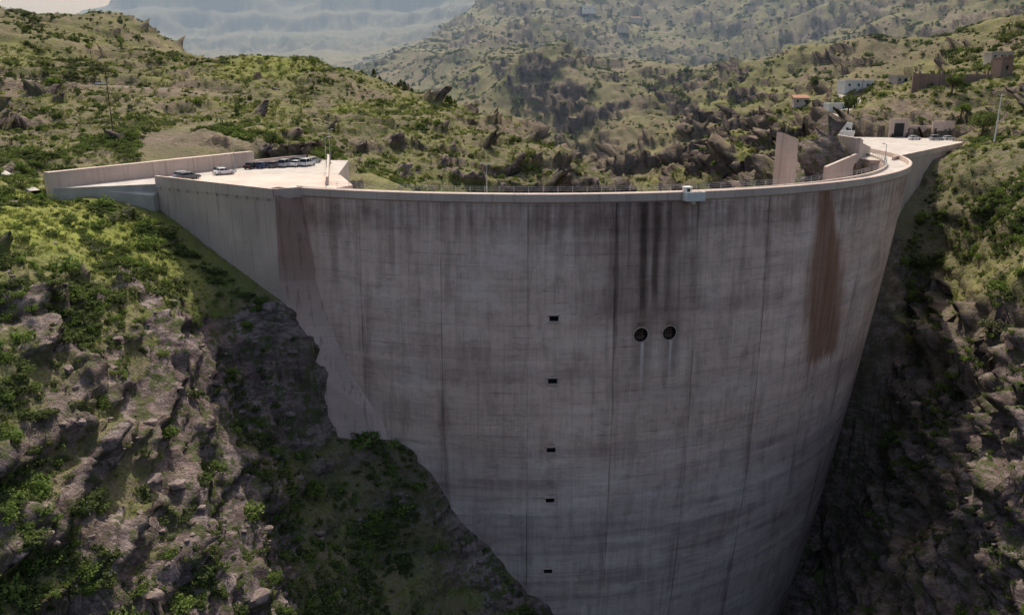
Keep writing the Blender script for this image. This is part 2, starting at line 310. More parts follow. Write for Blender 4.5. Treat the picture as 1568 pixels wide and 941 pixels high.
q1=quant(fbm(X,Y,(Z+.3*dip)*1.6,17,4,12,0,.5),4.2)*7.5+quant(fbm(X,Y,Z*1.5,5.0,3,34,0,.5),4)*1.7
wp_=fbm(X,Y,Z,14,3,51)*4
ph1=(Z*.9+dip+wp_)/4.4; f1=ph1-np.floor(ph1); ph2=(Z*.9+dip+wp_*1.2)/1.5; f2=ph2-np.floor(ph2)
saw=(sst(f1,0,.14)*(1-f1)*2.2+sst(f2,0,.2)*(1-f2)*.6)*(.3+1.4*np.clip(fbm(X,Y,Z,11,2,52)+.5,0,1))
ledge_shade=np.clip((1-sst(f1,0,.16))*(f1<.3)+.5*(1-sst(f2,0,.2))*(f2<.3),0,1)
bil=q1*(1-.6*md_)+saw*1.5+fbm(X,Y,Z*1.5,9,4,12,2,.5)*1.0+fbm(X,Y,Z*2,2.6,3,13,1,.5)*.4
bil=bil*rk*nearf*np.where(RR<1300,sc,0)
P3+=N*bil[...,None]
P3+=N*(fbm(X,Y,Z,2.2,3,14)*.28*(1-rk)*near*(1-rb))[...,None]
P3[...,2]=np.where(inpoly(P3[...,0],P3[...,1],LD)|inpoly(P3[...,0],P3[...,1],RD),np.minimum(P3[...,2],-3.0),P3[...,2])
mead=np.exp(-(((X+84)/30)**2+((Y-135)/32)**2)**1.5)+.6*np.exp(-(((X-104)/14)**2+((Y-150)/40)**2))+.5*sst(fbm(X,Y,O,40,3,15),.08,.32)*near
mead=np.clip(mead,0,1)*(1-rk*.8)*(1-vb)
soil=sst(fbm(X,Y,O,30,4,16),.08,.34)*.75
soil+=cutb*.9+np.exp(-(((X-95)/18)**2+((Y-112)/18)**2))*.9+np.exp(-(((X-150)/22)**2+((Y-305)/22)**2))*.8+np.exp(-(((X+185)/45)**2+((Y-287)/13)**2))*.9+rb*.8
soil=np.clip(soil,0,1)*(1-.7*vb)
me=bpy.data.meshes.new('terrain'); nv=NR*NA
me.vertices.add(nv); me.vertices.foreach_set('co',P3.reshape(-1).astype(np.float32))
I=np.arange(nv).reshape(NR,NA); Q=np.stack([I[:-1,:-1],I[1:,:-1],I[1:,1:],I[:-1,1:]],-1).reshape(-1,4)[:, ::-1]; nf=len(Q)
me.loops.add(nf*4); me.loops.foreach_set('vertex_index',Q.reshape(-1).astype(np.int32)); me.polygons.add(nf)
me.polygons.foreach_set('loop_start',np.arange(0,nf*4,4,dtype=np.int32)); me.polygons.foreach_set('loop_total',np.full(nf,4,dtype=np.int32)); me.update(calc_edges=True)
for nm,a in (('rock',rk),('meadow',mead),('soil',soil),('ledge_shade',ledge_shade*near)):
    at=me.attributes.new(nm,'FLOAT','POINT'); at.data.foreach_set('value',a.reshape(-1).astype(np.float32))
me.shade_smooth(); me.materials.append(M_terr)
terr=bpy.data.objects.new('terrain',me); scene.collection.objects.link(terr)
def gz(x,y):
    r=math.hypot(x,y);a=math.atan2(x,y)
    i=int(np.clip(np.searchsorted(R_,r),0,NR-1)); j=int(np.clip(np.searchsorted(A_,a),0,NA-1)); return float(P3[i,j,2])
# ------------------------------------------------------------ dam
zs=np.array([0,-25,-46,-81,-110.]);cR=np.polyfit(zs,[96.5,92.0,84,79,73],3);cK=np.polyfit(zs,[131,129.6,129,131.5,136.],3)
fR=lambda z:np.polyval(cR,z); fK=lambda z:np.polyval(cK,z)
tt=np.linspace(-31,96,255); zz=np.concatenate([[-1.0],np.arange(-2,-124,-1.5)]); nt,nz=len(tt),len(zz)
V=[];UV=[]
for inner in (0,1):
    for z in zz:
        z_=max(z,-112); R=fR(z_);yc=fK(z_)+R; Ri=R-(5+(-z)*.13)*inner
        for t in tt:
            a=math.radians(t); x,y=CX+Ri*math.sin(a),yc-Ri*math.cos(a); V.append((x,y,z)); UV.append((math.degrees(math.atan2(x-CX,CY-y)),z))
o=nt*nz; F=[]
for i in range(nz-1):
    for j in range(nt-1):
        a=i*nt+j; F.append((a,a+nt,a+nt+1,a+1)); F.append((o+a,o+a+1,o+a+nt+1,o+a+nt))
for j in range(nt-1):
    F.append((j,j+1,o+j+1,o+j)); b=(nz-1)*nt+j; F.append((b,o+b,o+b+1,b+1))
for i in range(nz-1):
    a=i*nt; F.append((a,o+a,o+a+nt,a+nt)); a=i*nt+nt-1; F.append((a,a+nt,o+a+nt,o+a))
dam=mkobj('arch_dam',V,F,[M_dam,M_dark],True)
uvl=dam.data.uv_layers.new(name='UVMap'); li=np.zeros(len(dam.data.loops),dtype=np.int32); dam.data.loops.foreach_get('vertex_index',li)
uvl.data.foreach_set('uv',np.array(UV,dtype=np.float32)[li].reshape(-1))
def face_pt(t,z,off=0.0):
    R=fR(z);yc=fK(z)+R;a=math.radians(t); return (CX+(R+off)*math.sin(a),yc-(R+off)*math.cos(a),z)
cut=MB(); frames=MB()
HO=[(11.45,-24.0),(14.75,-24.0)]; WI=[(1.9,-20.6),(1.9,-31.6),(1.9,-44.4),(1.9,-54.3),(1.9,-69.3)]
for t,z in HO: cut.cyl(face_pt(t,z,1),face_pt(t,z,-2.2),1.25,1.25,0,28)
for t,z in WI:
    a=math.radians(t); c=face_pt(t,z,0); cut.box(c,(1.5,2.6,.95),0,a)
cutter=cut.make('opening_cutter',[M_dark])
bm_=dam.modifiers.new('cut','BOOLEAN'); bm_.operation='DIFFERENCE'; bm_.object=cutter; bm_.solver='EXACT'
dg=bpy.context.evaluated_depsgraph_get(); nm_=bpy.data.meshes.new_from_object(dam.evaluated_get(dg)); dam.modifiers.clear()
if len(nm_.polygons)>10000: dam.data=nm_
bpy.data.objects.remove(cutter)
for t,z in HO:
    c=Vector(face_pt(t,z,-.05)); a=math.radians(t); d=Vector((math.sin(a),-math.cos(a),0)); u=Vector((math.cos(a),math.sin(a),0)); w=Vector((0,0,1))
    nn=28
    for i in range(nn):
        a0=2*math.pi*i/nn;a1=2*math.pi*(i+1)/nn;b=len(frames.v)
        for aa in (a0,a1):
            e=u*math.cos(aa)+w*math.sin(aa)
            for r_,dd in ((1.25,.0),(1.25,.15),(1.4,.15),(1.4,.0)): frames.v.append(tuple(c+e*r_+d*dd))
        frames.f+=[(b,b+1,b+5,b+4),(b+1,b+2,b+6,b+5),(b+2,b+3,b+7,b+6)]; frames.m+=[0]*3
    for q in (-.5,0,.5):
        frames.cyl(c-d*.5+u*q-w*1.15,c-d*.5+u*q+w*1.15,.07,.07,2,6)
    for q in (-.5,.1,.6): frames.cyl(c-d*.5-u*1.1+w*q,c-d*.5+u*1.1+w*q,.06,.06,2,6)
    frames.box(tuple(c-d*1.9),(2.2,.1,2.2),1,a); frames.box(tuple(c-d*1.0-w*.7+u*.3),(1.2,.5,.7),2,a)
for t,z in WI:
    a=math.radians(t); c=Vector(face_pt(t,z,.1))
    frames.box(tuple(c+Vector((0,0,.60))),(2.1,.5,.2),0,a); frames.box(tuple(c-Vector((0,0,.60))),(2.1,.6,.2),0,a)
    c2=Vector(face_pt(t,z,-1.0)); frames.box(tuple(c2),(1.4,.1,.9),1,a)
    for q in (-.35,.0,.35):
        e=Vector(face_pt(t,z,-.3))+Vector((math.cos(a),math.sin(a),0))*q; frames.cyl(e-Vector((0,0,.45)),e+Vector((0,0,.45)),.035,.035,1,6)
fo=frames.make('outlet_frames',[M_conc,M_dark,simple('rusty_steel',(.16,.10,.07),.8)]); fo.parent=dam
def sweep(name,prof,t0,t1,nseg,mat,R=R0,parent=None,yc=CY):
    V=[];F=[];m=len(prof)
    for i in range(nseg+1):
        a=math.radians(t0+(t1-t0)*i/nseg)
        for ro,z in prof: V.append((CX+(R+ro)*math.sin(a),yc-(R+ro)*math.cos(a),z))
    for i in range(nseg):
        for j in range(m):
            a=i*m+j;b=i*m+(j+1)%m; F.append((a,b,b+m,a+m))
    F.append(tuple(range(m))); F.append(tuple(reversed(range(nseg*m,nseg*m+m))))
    ob=mkobj(name,V,F,mat)
    if parent: ob.parent=parent
    return ob
sweep('parapet',[(.38,-1.25),(.38,0),(.10,.12),(-.32,.12),(-.32,-1.2),(.0,-1.55)],-25,92,140,M_conc,parent=dam)
sweep('kerb_downstream',[(-4.7,-1.3),(-4.7,-.45),(-5.15,-.45),(-5.15,-1.6)],-28,92,140,M_light,parent=dam)
sweep('crest_road',[(-.35,-1.1),(-.35,-.98),(-4.72,-.98),(-4.72,-1.1)],-28,92,140,M_deck,parent=dam)
rl=MB()
for z in (.0,.32,.62):
    for i in range(110):
        a0=math.radians(-24+i*1.05);a1=math.radians(-24+(i+1)*1.05); r=R0-4.93
        rl.cyl((CX+r*math.sin(a0),CY-r*math.cos(a0),z),(CX+r*math.sin(a1),CY-r*math.cos(a1),z),.025,.025,0,5)
for i in range(74):
    a=math.radians(-24+i*1.55); r=R0-4.93; rl.cyl((CX+r*math.sin(a),CY-r*math.cos(a),-.5),(CX+r*math.sin(a),CY-r*math.cos(a),.66),.04,.04,0,6)
ra=rl.make('crest_railing',[M_metal]); ra.parent=dam
gb=MB(); a=math.radians(15.6); c=Vector((CX+(R0+.4)*math.sin(a),CY-(R0+.4)*math.cos(a),0)); d=Vector((math.sin(a),-math.cos(a),0)); u=Vector((math.cos(a),math.sin(a),0))
gb.box(tuple(c+d*.5+Vector((0,0,-1.25))),(3.4,1.9,.3),0,a)
gb.box(tuple(c+d*1.38+Vector((0,0,-.5))),(3.4,.14,1.2),0,a)
for q in (-1.63,1.63): gb.box(tuple(c+d*.5+u*q+Vector((0,0,-.5))),(.14,1.62,1.2),0,a)
gb.box(tuple(c-d*.2-u*.9+Vector((0,0,.2))),(1.2,1.1,1.2),0,a); gb.box(tuple(c-d*.2-u*.9+Vector((0,0,.84))),(1.4,1.3,.08),0,a)
gb.box(tuple(c+d*.36-u*.9+Vector((0,0,.3))),(.6,.03,.6),1,a); gb.box(tuple(c+d*.3+Vector((0,0,-1.7))),(.5,1.0,.6),0,a)
gb.make('gauge_house',[M_white,M_dark],bevel=.02)
A0=(-67.5,153.7);B0=(-30,152);C0=(-36,170);D0=(-62,172)
LV=[(-1.0,(-40.4,137),(-35.9,140.4)),(-16,(-40.8,137.2),(-33.8,138.5)),(-24,(-38.6,136.3),(-31.3,137.2)),(-32,(-36,134.9),(-27.7,135.7)),(-42,(-33.5,133.4),(-21.5,133.4)),(-55,(-28,131),(-15,131.4)),(-75,(-24,131),(-8,133))]
V=[];F=[]
for z,l,p in LV: V+=[(*A0,z),(*l,z),(*p,z),(*B0,z),(*C0,z),(*D0,z)]
F.append((0,1,2,3,4,5))
for i in range(len(LV)-1):
    for j in range(6): a=i*6+j;b=i*6+(j+1)%6; F.append((a,a+6,b+6,b))
tb=mkobj('thrust_block',V,F,[M_conc,M_brown])
for p in tb.data.polygons:
    if set(i%6 for i in p.vertices)=={1,2}: p.material_index=1
pp=MB(); pp.wall((-67.8,154.1),(-40.6,137.25),-1.6,[.55,.12],.55,0); pp.wall((-40.6,137.25),(-36.2,140.1),-1.6,.12,.55,0)
for i in range(12):
    f=(i+.5)/12; pp.box((-67.8+27.2*f,154.1-16.85*f,-1.75),(.25,1.0,.5),0,-.555)
q=pp.make('parapet_wing',[M_conc]); q.parent=tb
lp=MB(); lp.prism([(-84,146.8),(-67.5,154),(-41,138),(-34,150.5),(-41,204),(-52,206),(-61,190)],-14,-1.02,0)
lp.prism([(-67.9,152.3),(-66.8,158.5),(-84,151),(-85,147.5),(-77,150.0)],[-9]*5,[-3.0,-1.0,-1.0,-1.2,-1.8],0)
lpo=lp.make('car_park_terrace',[M_deck])
wl=MB(); wl.wall((-84.5,147),(-60.5,189.5),-8,[1.9,2.4],1.6,0); wl.wall((-60.9,189),(-52,205.5),-6,[.3,.3],.5,0)
wl.make('retaining_wall',[M_conc])
wp=MB(); wp.wall((-34.6,151.5),(-42.0,186),-3,[.6,.9],.45,0); wp.wall((-42,186.3),(-46,204),-3,[.8,.5],.5,0)
wp.make('terrace_parapet_wall',[M_light])
rp=MB(); rp.prism([(95,203.5),(141,257),(160,290),(125,300),(105,260),(88,222),(90,205)],-45,-1.03,0)
rp.make('abutment_block',[M_conc]); 
mkobj('abutment_deck',[(95.4,204.2,-1.0),(140.6,257,-1.0),(159.5,289.6,-1.0),(125.3,299.5,-1.0),(105.5,260,-1.0),(88.5,222,-1.0),(90.4,205.6,-1.0)],[tuple(range(7))],M_deck)
rw=MB(); rw.wall((95.2,203.7),(141,256.8),-1.6,-.1,.4,0)
rw.make('abutment_parapet',[M_conc])
sw=MB(); sw.wall((56.2,172.6),(61.5,177.5),-16,[7.6,5.9],1.2,0); sw.wall((61.2,178.1),(62.0,186),-16,[5.7,3.2],.9,0)
sw.make('spillway_wall',[M_light])
sv=MB(); sv.wall((84,199),(90,211),-4,[4.8,3.6],.9,0); sv.wall((90,211.4),(97,222),-4,[2.8,1.0],.8,0); sv.wall((84,199),(80,212),-5,[4.8,5.4],.8,0); sv.wall((70,181.5),(84,198.5),-14,[-.4,1.2],.7,0)
sv.make('spillway_wing_wall',[M_light])
def house(name,x,y,w,d,h,rz,roof='flat',wall=M_white,win=3):
    b=MB(); b.box((0,0,h/2-1.5),(w,d,h+3),0)
    if roof=='flat':
        b.box((0,0,h+.1),(w+.4,d+.4,.2),0)
        for sx,sy,ww,dd in ((0,-d/2,w+.1,.2),(0,d/2,w+.1,.2),(-w/2,0,.2,d-.3),(w/2,0,.2,d-.3)): b.box((sx,sy,h+.45),(ww,dd,.5),0)
    else:
        b.prism([(-w/2-.3,-d/2-.3),(w/2+.3,-d/2-.3),(w/2+.3,d/2+.3),(-w/2-.3,d/2+.3)],h,[h+.15,h+.15,h+1.5,h+1.5],2)
    for i in range(win):
        xx=-w/2+(i+.5)*w/win
        b.box((xx,-d/2-.02,h*.55),(.9,.1,1.1),1); b.box((xx,-d/2-.06,h*.55-.62),(1.1,.2,.1),0)
    b.box((w/2-.9,-d/2-.02,1.0),(.9,.12,2.0),1); b.box((w/2+.02,0,h*.55),(.1,1,1.1),1)
    return b.make(name,[wall,M_dark,M_tile],(x,y,gz(x,y)+.3),rz)
house('white_house',157,382,13,7,3.2,.1); house('farm_house',139,400,7,5,3,-.1,'mono',M_light,2); house('farm_house',172,372,6,5,2.6,.3,'flat',M_light,2)
house('concrete_building',95,258,11,5,5.5,.05,'flat',M_light,3); house('control_hut',107,266,6,4,5.0,.2,'flat',M_white,2); house('concrete_building',118,296,7,4,3.4,.1,'flat',M_white,2); house('farm_house',131,335,8,5,3,.1,'flat',M_white,2); house('farm_house',208,360,9,6,3,.0,'flat',M_light,3)
for hx,hy,hw,rf_ in ((90,1000,16,'flat'),(150,1030,14,'mono'),(125,960,12,'flat'),(330,880,14,'flat'),(110,1080,15,'flat'),(175,1100,14,'mono'),(60,1060,14,'flat'),(400,950,14,'flat'),(560,900,15,'mono'),(250,780,11,'flat')):
    house('farm_house',hx,hy,hw,9,5,.1,rf_,M_white if hw>14 else M_light,3)
tw=MB(); tw.box((0,0,3.6),(5.5,5.5,9),0,0,.92); tw.box((0,0,8.3),(5.6,5.6,.5),0); tw.box((0,-2.6,4.5),(1,.3,1.6),1)
for i in (-1,0,1): tw.box((i*1.9,-2.5,8.9),(.9,.5,.8),0)
tw.make('stone_tower',[M_stone,M_dark],(194,332,gz(194,332)-1),.2)
rw2=MB(); zb=gz(180,330); rw2.wall((162,338),(190,331),zb-4,[zb+4,zb+3.4],1.2,0)
for i in range(7): rw2.box((164+i*4,336.8-i,zb+1),(.8,1.0,7.6),0,-.24)
rw2.make('stone_retaining_wall',[M_stone])
pn=MB(); pn.box((140,298,2.0),(6.5,1,7),0); pn.box((140,297.4,1.6),(3.4,.3,4.6),1); pn.box((155,296,1.8),(7.5,1,6),0,-.1); pn.box((147.5,298.5,1.0),(9,.8,4),0,-.05)
pn.make('tunnel_portal',[M_conc,M_dark])
def road(name,pts,w,mat,up=.35,sk=(1.2,2.5)):
    P=[Vector((p[0],p[1])) for p in pts]; S=[]
    for i in range(len(P)-1):
        k=max(2,int((P[i+1]-P[i]).length/2)); S+=[P[i].lerp(P[i+1],j/k) for j in range(k)]
    S.append(P[-1]); V=[];F=[]; hs=[max(gz(*(s)),gz(s.x,s.y-w*.4),gz(s.x,s.y+w*.4)) for s in S]; hs=np.convolve(np.pad(hs,4,mode='edge'),np.ones(9)/9,'valid')
    for i,s in enumerate(S):
        d=(S[min(i+1,len(S)-1)]-S[max(i-1,0)]).normalized(); nn=Vector((-d.y,d.x)); z=float(hs[i])+up
        for k,dz in ((-w/2-sk[0],-sk[1]),(-w/2,0),(w/2,0),(w/2+sk[0],-sk[1])): V.append((s.x+nn.x*k,s.y+nn.y*k,z+dz))
    for i in range(len(S)-1):
        for j in range(3): a=i*4+j; F.append((a,a+1,a+5,a+4))
    mkobj(name,V,F,mat); return S,hs
S1,h1=road('hillside_road',[(-215,285.2),(-190,292),(-168,300),(-150,309),(-128,312)],7,M_asph,.12,(2,1.2))
road('footpath',[(-112,170),(-102,161),(-94,154),(-87,147)],1.6,M_deck,.1)
road('terrace_road',[(108,276),(116,300),(125,318),(140,340),(150,360),(150,378)],4,M_deck,.2)
# ------------------------------------------------------------ cars
def car(name,x,y,z,rz,col,van=False):
    L,Wd=(4.3,1.78) if not van else (4.6,1.85); b=MB()
    prof=[(-L/2,.35),(-L/2,.78),(-L/2+.12,.92),(-1.05*L/4.3,.98),(1.0,.98),(L/2-.25,.86),(L/2-.02,.62),(L/2,.35)]
    if van: prof=[(-L/2,.35),(-L/2,1.0),(-L/2+.05,1.05),(-1.5,1.08),(1.1,1.05),(L/2-.2,.9),(L/2,.62),(L/2,.35)]
    def ext(pr,w0,w1,mi,zr):
        bb=len(b.v);m=len(pr)
        for sgn in (-1,1):
            for px,pz in pr:
                f=(pz-zr[0])/(zr[1]-zr[0]); b.v.append((px,sgn*(w0+(w1-w0)*f)/2,pz))
        b.f+=[tuple(bb+i for i in range(m)),tuple(bb+m+i for i in reversed(range(m)))]+[(bb+i,bb+m+i,bb+m+(i+1)%m,bb+(i+1)%m) for i in range(m)]; b.m+=[mi]*(m+2)
    ext(prof,Wd,Wd-.06,0,(.35,1.0))
    ht=1.46 if not van else 1.85; bk=-L/2+.15 if (van or random.random()<.5) else -1.5
    cab=[(bk,.97),(bk+.28,ht-.06),(.25,ht-.06),(1.05,.97)]; ext(cab,Wd-.12,Wd-.44,1,(.97,ht-.06))
    b.prism([(bk+.25,-Wd/2+.2),(.3,-Wd/2+.2),(.3,Wd/2-.2),(bk+.25,Wd/2-.2)],ht-.065,ht,0)
    for sy in (-1,1):
        for px in (bk+.18,-.35,.62): b.cyl((px,sy*(Wd/2-.08),.97),(px+(.1 if px<0 else -.35),sy*(Wd/2-.2),ht-.04),.045,.045,0,5)
        for px in (-L/2+.8,L/2-.85):
            b.cyl((px,sy*(Wd/2-.2),.32),(px,sy*(Wd/2+.01),.32),.32,.32,2,16); b.cyl((px,sy*(Wd/2),.32),(px,sy*(Wd/2+.02),.32),.19,.19,3,12)
        b.box((.75,sy*(Wd/2+.06),1.02),(.16,.14,.1),0)
        b.box((L/2-.08,sy*(Wd/2-.3),.66),(.12,.36,.14),4); b.box((-L/2+.02,sy*(Wd/2-.22),.76),(.06,.28,.2),5)
    b.box((0,0,.3),(L-.7,Wd-.3,.16),2)
    pm=bpy.data.materials.get('paint_%d_%d'%(int(col[0]*99),int(col[2]*99)))
    if not pm: pm=simple('paint_%d_%d'%(int(col[0]*99),int(col[2]*99)),col,.3,.03)
    return b.make(name,[pm,M_glass,M_tyre,M_metal,M_headl,M_lampred],(x,y,z),rz,.03)
wht=(.75,.75,.74);slv=(.42,.43,.45);blk=(.03,.03,.035);blu=(.05,.08,.16);gry=(.14,.145,.15);red=(.35,.04,.03)
for x,y,rz,c,v in ((-66.3,164,.9,slv,0),(-64.6,162,.9,gry,0),(-60.5,170.5,.75,wht,0),(-61.5,173,.75,gry,0),(-58.6,183,1.3,blk,0),(-56.4,184.6,1.3,blu,0),(-54.2,186,1.35,gry,0),(-52.0,187.3,1.3,slv,1),(-49.8,188.5,1.35,wht,0),(-47.6,189.5,1.3,wht,1),(-50.5,196,1.2,gry,0),(-53,195.6,1.25,blk,0),(-48,196.8,1.2,slv,0)):
    car('parked_car',x,y,-1.02,rz,c,v)
car('parked_car',139,283,-1.0,.15,wht,0); car('parked_car',145.3,280.5,-1.0,.05,slv,1); car('parked_car',150.5,282.5,-1.0,.2,wht,0)
i=int(len(S1)*.72); car('car',S1[i].x,S1[i].y,float(h1[i])+.14,.35,wht)
def lamp(x,y,z,h,rz,name='street_lamp',double=False):
    b=MB(); b.cyl((0,0,0),(0,0,h),.10,.055,0,8); b.box((0,0,.15),(.4,.4,.3),0)
    for s in ((-1,1) if double else (1,)):
        b.cyl((0,0,h-.1),(s*.6,0,h+.1),.05,.04,0,6); b.box((s*.8,0,h+.12),(.6,.28,.14),0); b.box((s*.8,0,h+.04),(.5,.2,.04),1)
    b.make(name,[M_metal,M_headl],(x,y,z),rz)
def crest(t,off): a=math.radians(t); return CX+(R0+off)*math.sin(a),CY-(R0+off)*math.cos(a)
lamp(*crest(-5.1,-4.0),-1,5.4,0,double=True); lamp(-39.5,173,-1,7.5,.5); lamp(-60,176,-1,7,.5); lamp(-43.5,195,-1,8,.3); lamp(*crest(60,-5),-1,5.5,2.0)
def pole(x,y,h,name,mat,r=.16):
    b=MB(); b.cyl((0,0,0),(0,0,h),r,r*.6,0,8); b.cyl((-.8,0,h-.5),(.8,0,h-.5),.06,.06,0,6)
    for q in (-.7,0,.7): b.cyl((q,0,h-.5),(q,0,h-.25),.05,.03,0,6)
    b.make(name,[mat],(x,y,gz(x,y)-.2),.2)
pole(-101,208,17,'utility_pole',M_bark); pole(-150,300,12,'utility_pole',M_bark); pole(139,236,13.5,'white_mast',M_white,.22); pole(148,352,9,'utility_pole',M_bark)
# ------------------------------------------------------------ vegetation
def shrub_mesh(name,mat,nl,seed,flat=.85,leaf=.17,lumps=7):
    r=np.random.default_rng(seed); V=[];F=[]
    L=[(r.normal(0,.38),r.normal(0,.38),r.uniform(.15,.6)*flat,r.uniform(.28,.55)) for _ in range(lumps)]
    for i in range(nl):
        lx,ly,lz,lr=L[r.integers(lumps)]; d=r.normal(size=3); d/=np.linalg.norm(d); rad=lr*r.uniform(.6,1.05)
        c=np.array([lx,ly,lz])+d*rad*np.array([1,1,.85]); 
        if c[2]<-.1: c[2]=abs(c[2])*.3
        nn=d+r.normal(size=3)*.55; nn/=np.linalg.norm(nn); u=np.cross(nn,r.normal(size=3)); u/=np.linalg.norm(u); w=np.cross(nn,u); s=leaf*r.uniform(.6,1.4)
        b=len(V); V+=[c-u*s,c-w*s*.6,c+u*s,c+w*s*.6]; F.append((b,b+1,b+2,b+3))
    for i in range(6):
        a=i*1.05; b=len(V); V+=[(0,0,-.3),(.05,.03,-.3),(.45*math.cos(a),.45*math.sin(a),.5)]; F.append((b,b+1,b+2))
    me=bpy.data.meshes.new(name); me.from_pydata([tuple(map(float,v)) for v in V],[],F); me.materials.append(mat); return me
def scatter(name,mesh,pts,sizes):
    m=len(pts); ang=rng.uniform(0,6.28,m); pts=np.asarray(pts); c,s=np.cos(ang)*.5*sizes,np.sin(ang)*.5*sizes
    q=[]
    for i,j in ((-1,-1),(1,-1),(1,1),(-1,1)):
        q.append(np.stack([pts[:,0]+i*c-j*s,pts[:,1]+i*s+j*c,pts[:,2]],-1))
    V=np.stack(q,1).reshape(-1,3).astype(np.float32)
    me=bpy.data.meshes.new(name); me.vertices.add(m*4); me.vertices.foreach_set('co',V.reshape(-1)); me.loops.add(m*4); me.loops.foreach_set('vertex_index',np.arange(m*4,dtype=np.int32))
    me.polygons.add(m); me.polygons.foreach_set('loop_start',np.arange(0,m*4,4,dtype=np.int32)); me.polygons.foreach_set('loop_total',np.full(m,4,dtype=np.int32)); me.update(calc_edges=True)
    ob=bpy.data.objects.new(name,me); scene.collection.objects.link(ob)
    ob.instance_type='FACES'; ob.use_instance_faces_scale=True; ob.show_instancer_for_render=False; ob.show_instancer_for_viewport=False
    ch=bpy.data.objects.new('clump',mesh); scene.collection.objects.link(ch); ch.parent=ob
PX,PY,PZ=P3[...,0].ravel(),P3[...,1].ravel(),P3[...,2].ravel(); rkf=rk.ravel(); mf=mead.ravel(); rf=RR.ravel(); nzf=N[...,2].ravel(); sf=soil.ravel(); rsf=rs.ravel()
cl=fbm(X,Y,O,14,3,20).ravel(); cl2=fbm(X,Y,O,60,3,21).ravel()
ok=(rf<1500)&(rf>60)&(np.abs(AA.ravel())<math.radians(40))&~(inpoly(PX,PY,[(-88,144),(-60,194),(-50,210),(-36,208),(-26,150),(-38,134),(-70,149)]))&~inpoly(PX,PY,RD)&(nzf>.25)&(md_.ravel()<.4)&(bd.ravel()>6)
dc=np.hypot(PX-CX,PY-CY); ok&=~((dc>88)&(dc<98.5)&(PY<260))
ok&=~((dc<90)&(PY<215)&(PX<66))
dens=(np.clip(.3+1.8*cl,.03,1.7))*(np.clip(.75+1.4*cl2,.15,1.7))*(1-.7*rkf)*(1-.5*mf)*(1-.6*sf)
wgt=np.where(ok,dens*rf**.9,0); wgt/=wgt.sum()
def pick(nn,w=wgt): return rng.choice(len(PX),nn,p=w)
NS=[(17000,M_leafA,1),(12000,M_leafA,2),(12000,M_leafB,3),(7000,M_leafG,4)]
for cnt,mt,sd in NS:
    id_=pick(cnt); r_=rf[id_]
    sz=(.32+.70*rng.gamma(1.8,.42,cnt))*np.clip((r_/170)**.45,.6,2.3)
    pts=np.stack([PX[id_]+rng.uniform(-.3,.3,cnt),PY[id_]+rng.uniform(-.3,.3,cnt),PZ[id_]-.1*sz],-1)
    scatter('shrubs',shrub_mesh('shrub_%d'%sd,mt,150,sd,leaf=.17 if sd!=3 else .14),pts,sz*.9)
wn_=np.where(ok&(rf<240)&(PY<235),(np.clip(.25+1.9*cl,.02,1.7))*(1-.35*rkf)*(1-.4*mf)*(1+2*rsf)*rf**1.2,0); wn_/=wn_.sum()
for cnt,mt,sd in ((7500,M_leafA,5),(4500,M_leafG,6)):
    id_=pick(cnt,wn_); sz=.35+.6*rng.gamma(2.0,.45,cnt)
    scatter('shrubs',shrub_mesh('shrub_%d'%sd,mt,230,sd,leaf=.13,lumps=9),np.stack([PX[id_],PY[id_],PZ[id_]-.1*sz],-1),sz)
wg=np.where(ok&(rf<420),(1-.85*rkf)*(.5+mf)*rf**.7*(1-.6*sf),0); wg/=wg.sum(); id_=pick(16000,wg); sz=rng.uniform(.25,.6,16000)*np.clip(rf[id_]/140,.8,2)
scatter('grass_tufts',shrub_mesh('grass_tuft',leaf_material('grass_blades',(.16,.18,.05),(.24,.27,.07),(.30,.28,.11)),60,9,.6,.2,4),np.stack([PX[id_],PY[id_],PZ[id_]-.03],-1),sz)
def rock_mesh(seed):
    import bmesh
    bm=bmesh.new(); bmesh.ops.create_icosphere(bm,subdivisions=3,radius=.6); r=np.random.default_rng(seed); pl=[(r.normal(size=3),r.uniform(.22,.42)) for _ in range(11)]
    for v in bm.verts:
        c=np.array(v.co)
        for nn,dd in pl:
            nn=nn/np.linalg.norm(nn); t=c@nn-dd
            if t>0: c=c-nn*t
        v.co=c*np.array([1.3,1,.7])
    me=bpy.data.meshes.new('boulder'); bm.to_mesh(me); bm.free()
    k=NT('boulder_rock'); p=k.n('ShaderNodeTexCoord').outputs['Object']; r_=k.n('ShaderNodeObjectInfo').outputs['Random']
    c=k.mix(k.mr(k.noise(p,2.5,5),.3,.7),(.12,.09,.083),(.33,.26,.235)); c=k.mix(k.math('MULTIPLY',r_,.5),c,(.2,.145,.125)); me.materials.append(k.end(k.bsdf(c,.95,k.noise(p,5,5),.15,.7)))
    return me
wr=np.where(ok&(rf<420),(.12+rkf)*rf**.8,0); wr/=wr.sum(); id_=pick(2600,wr); sz=rng.gamma(1.3,.4,2600)+.25
scatter('boulders',rock_mesh(3),np.stack([PX[id_],PY[id_],PZ[id_]-.1],-1),sz)
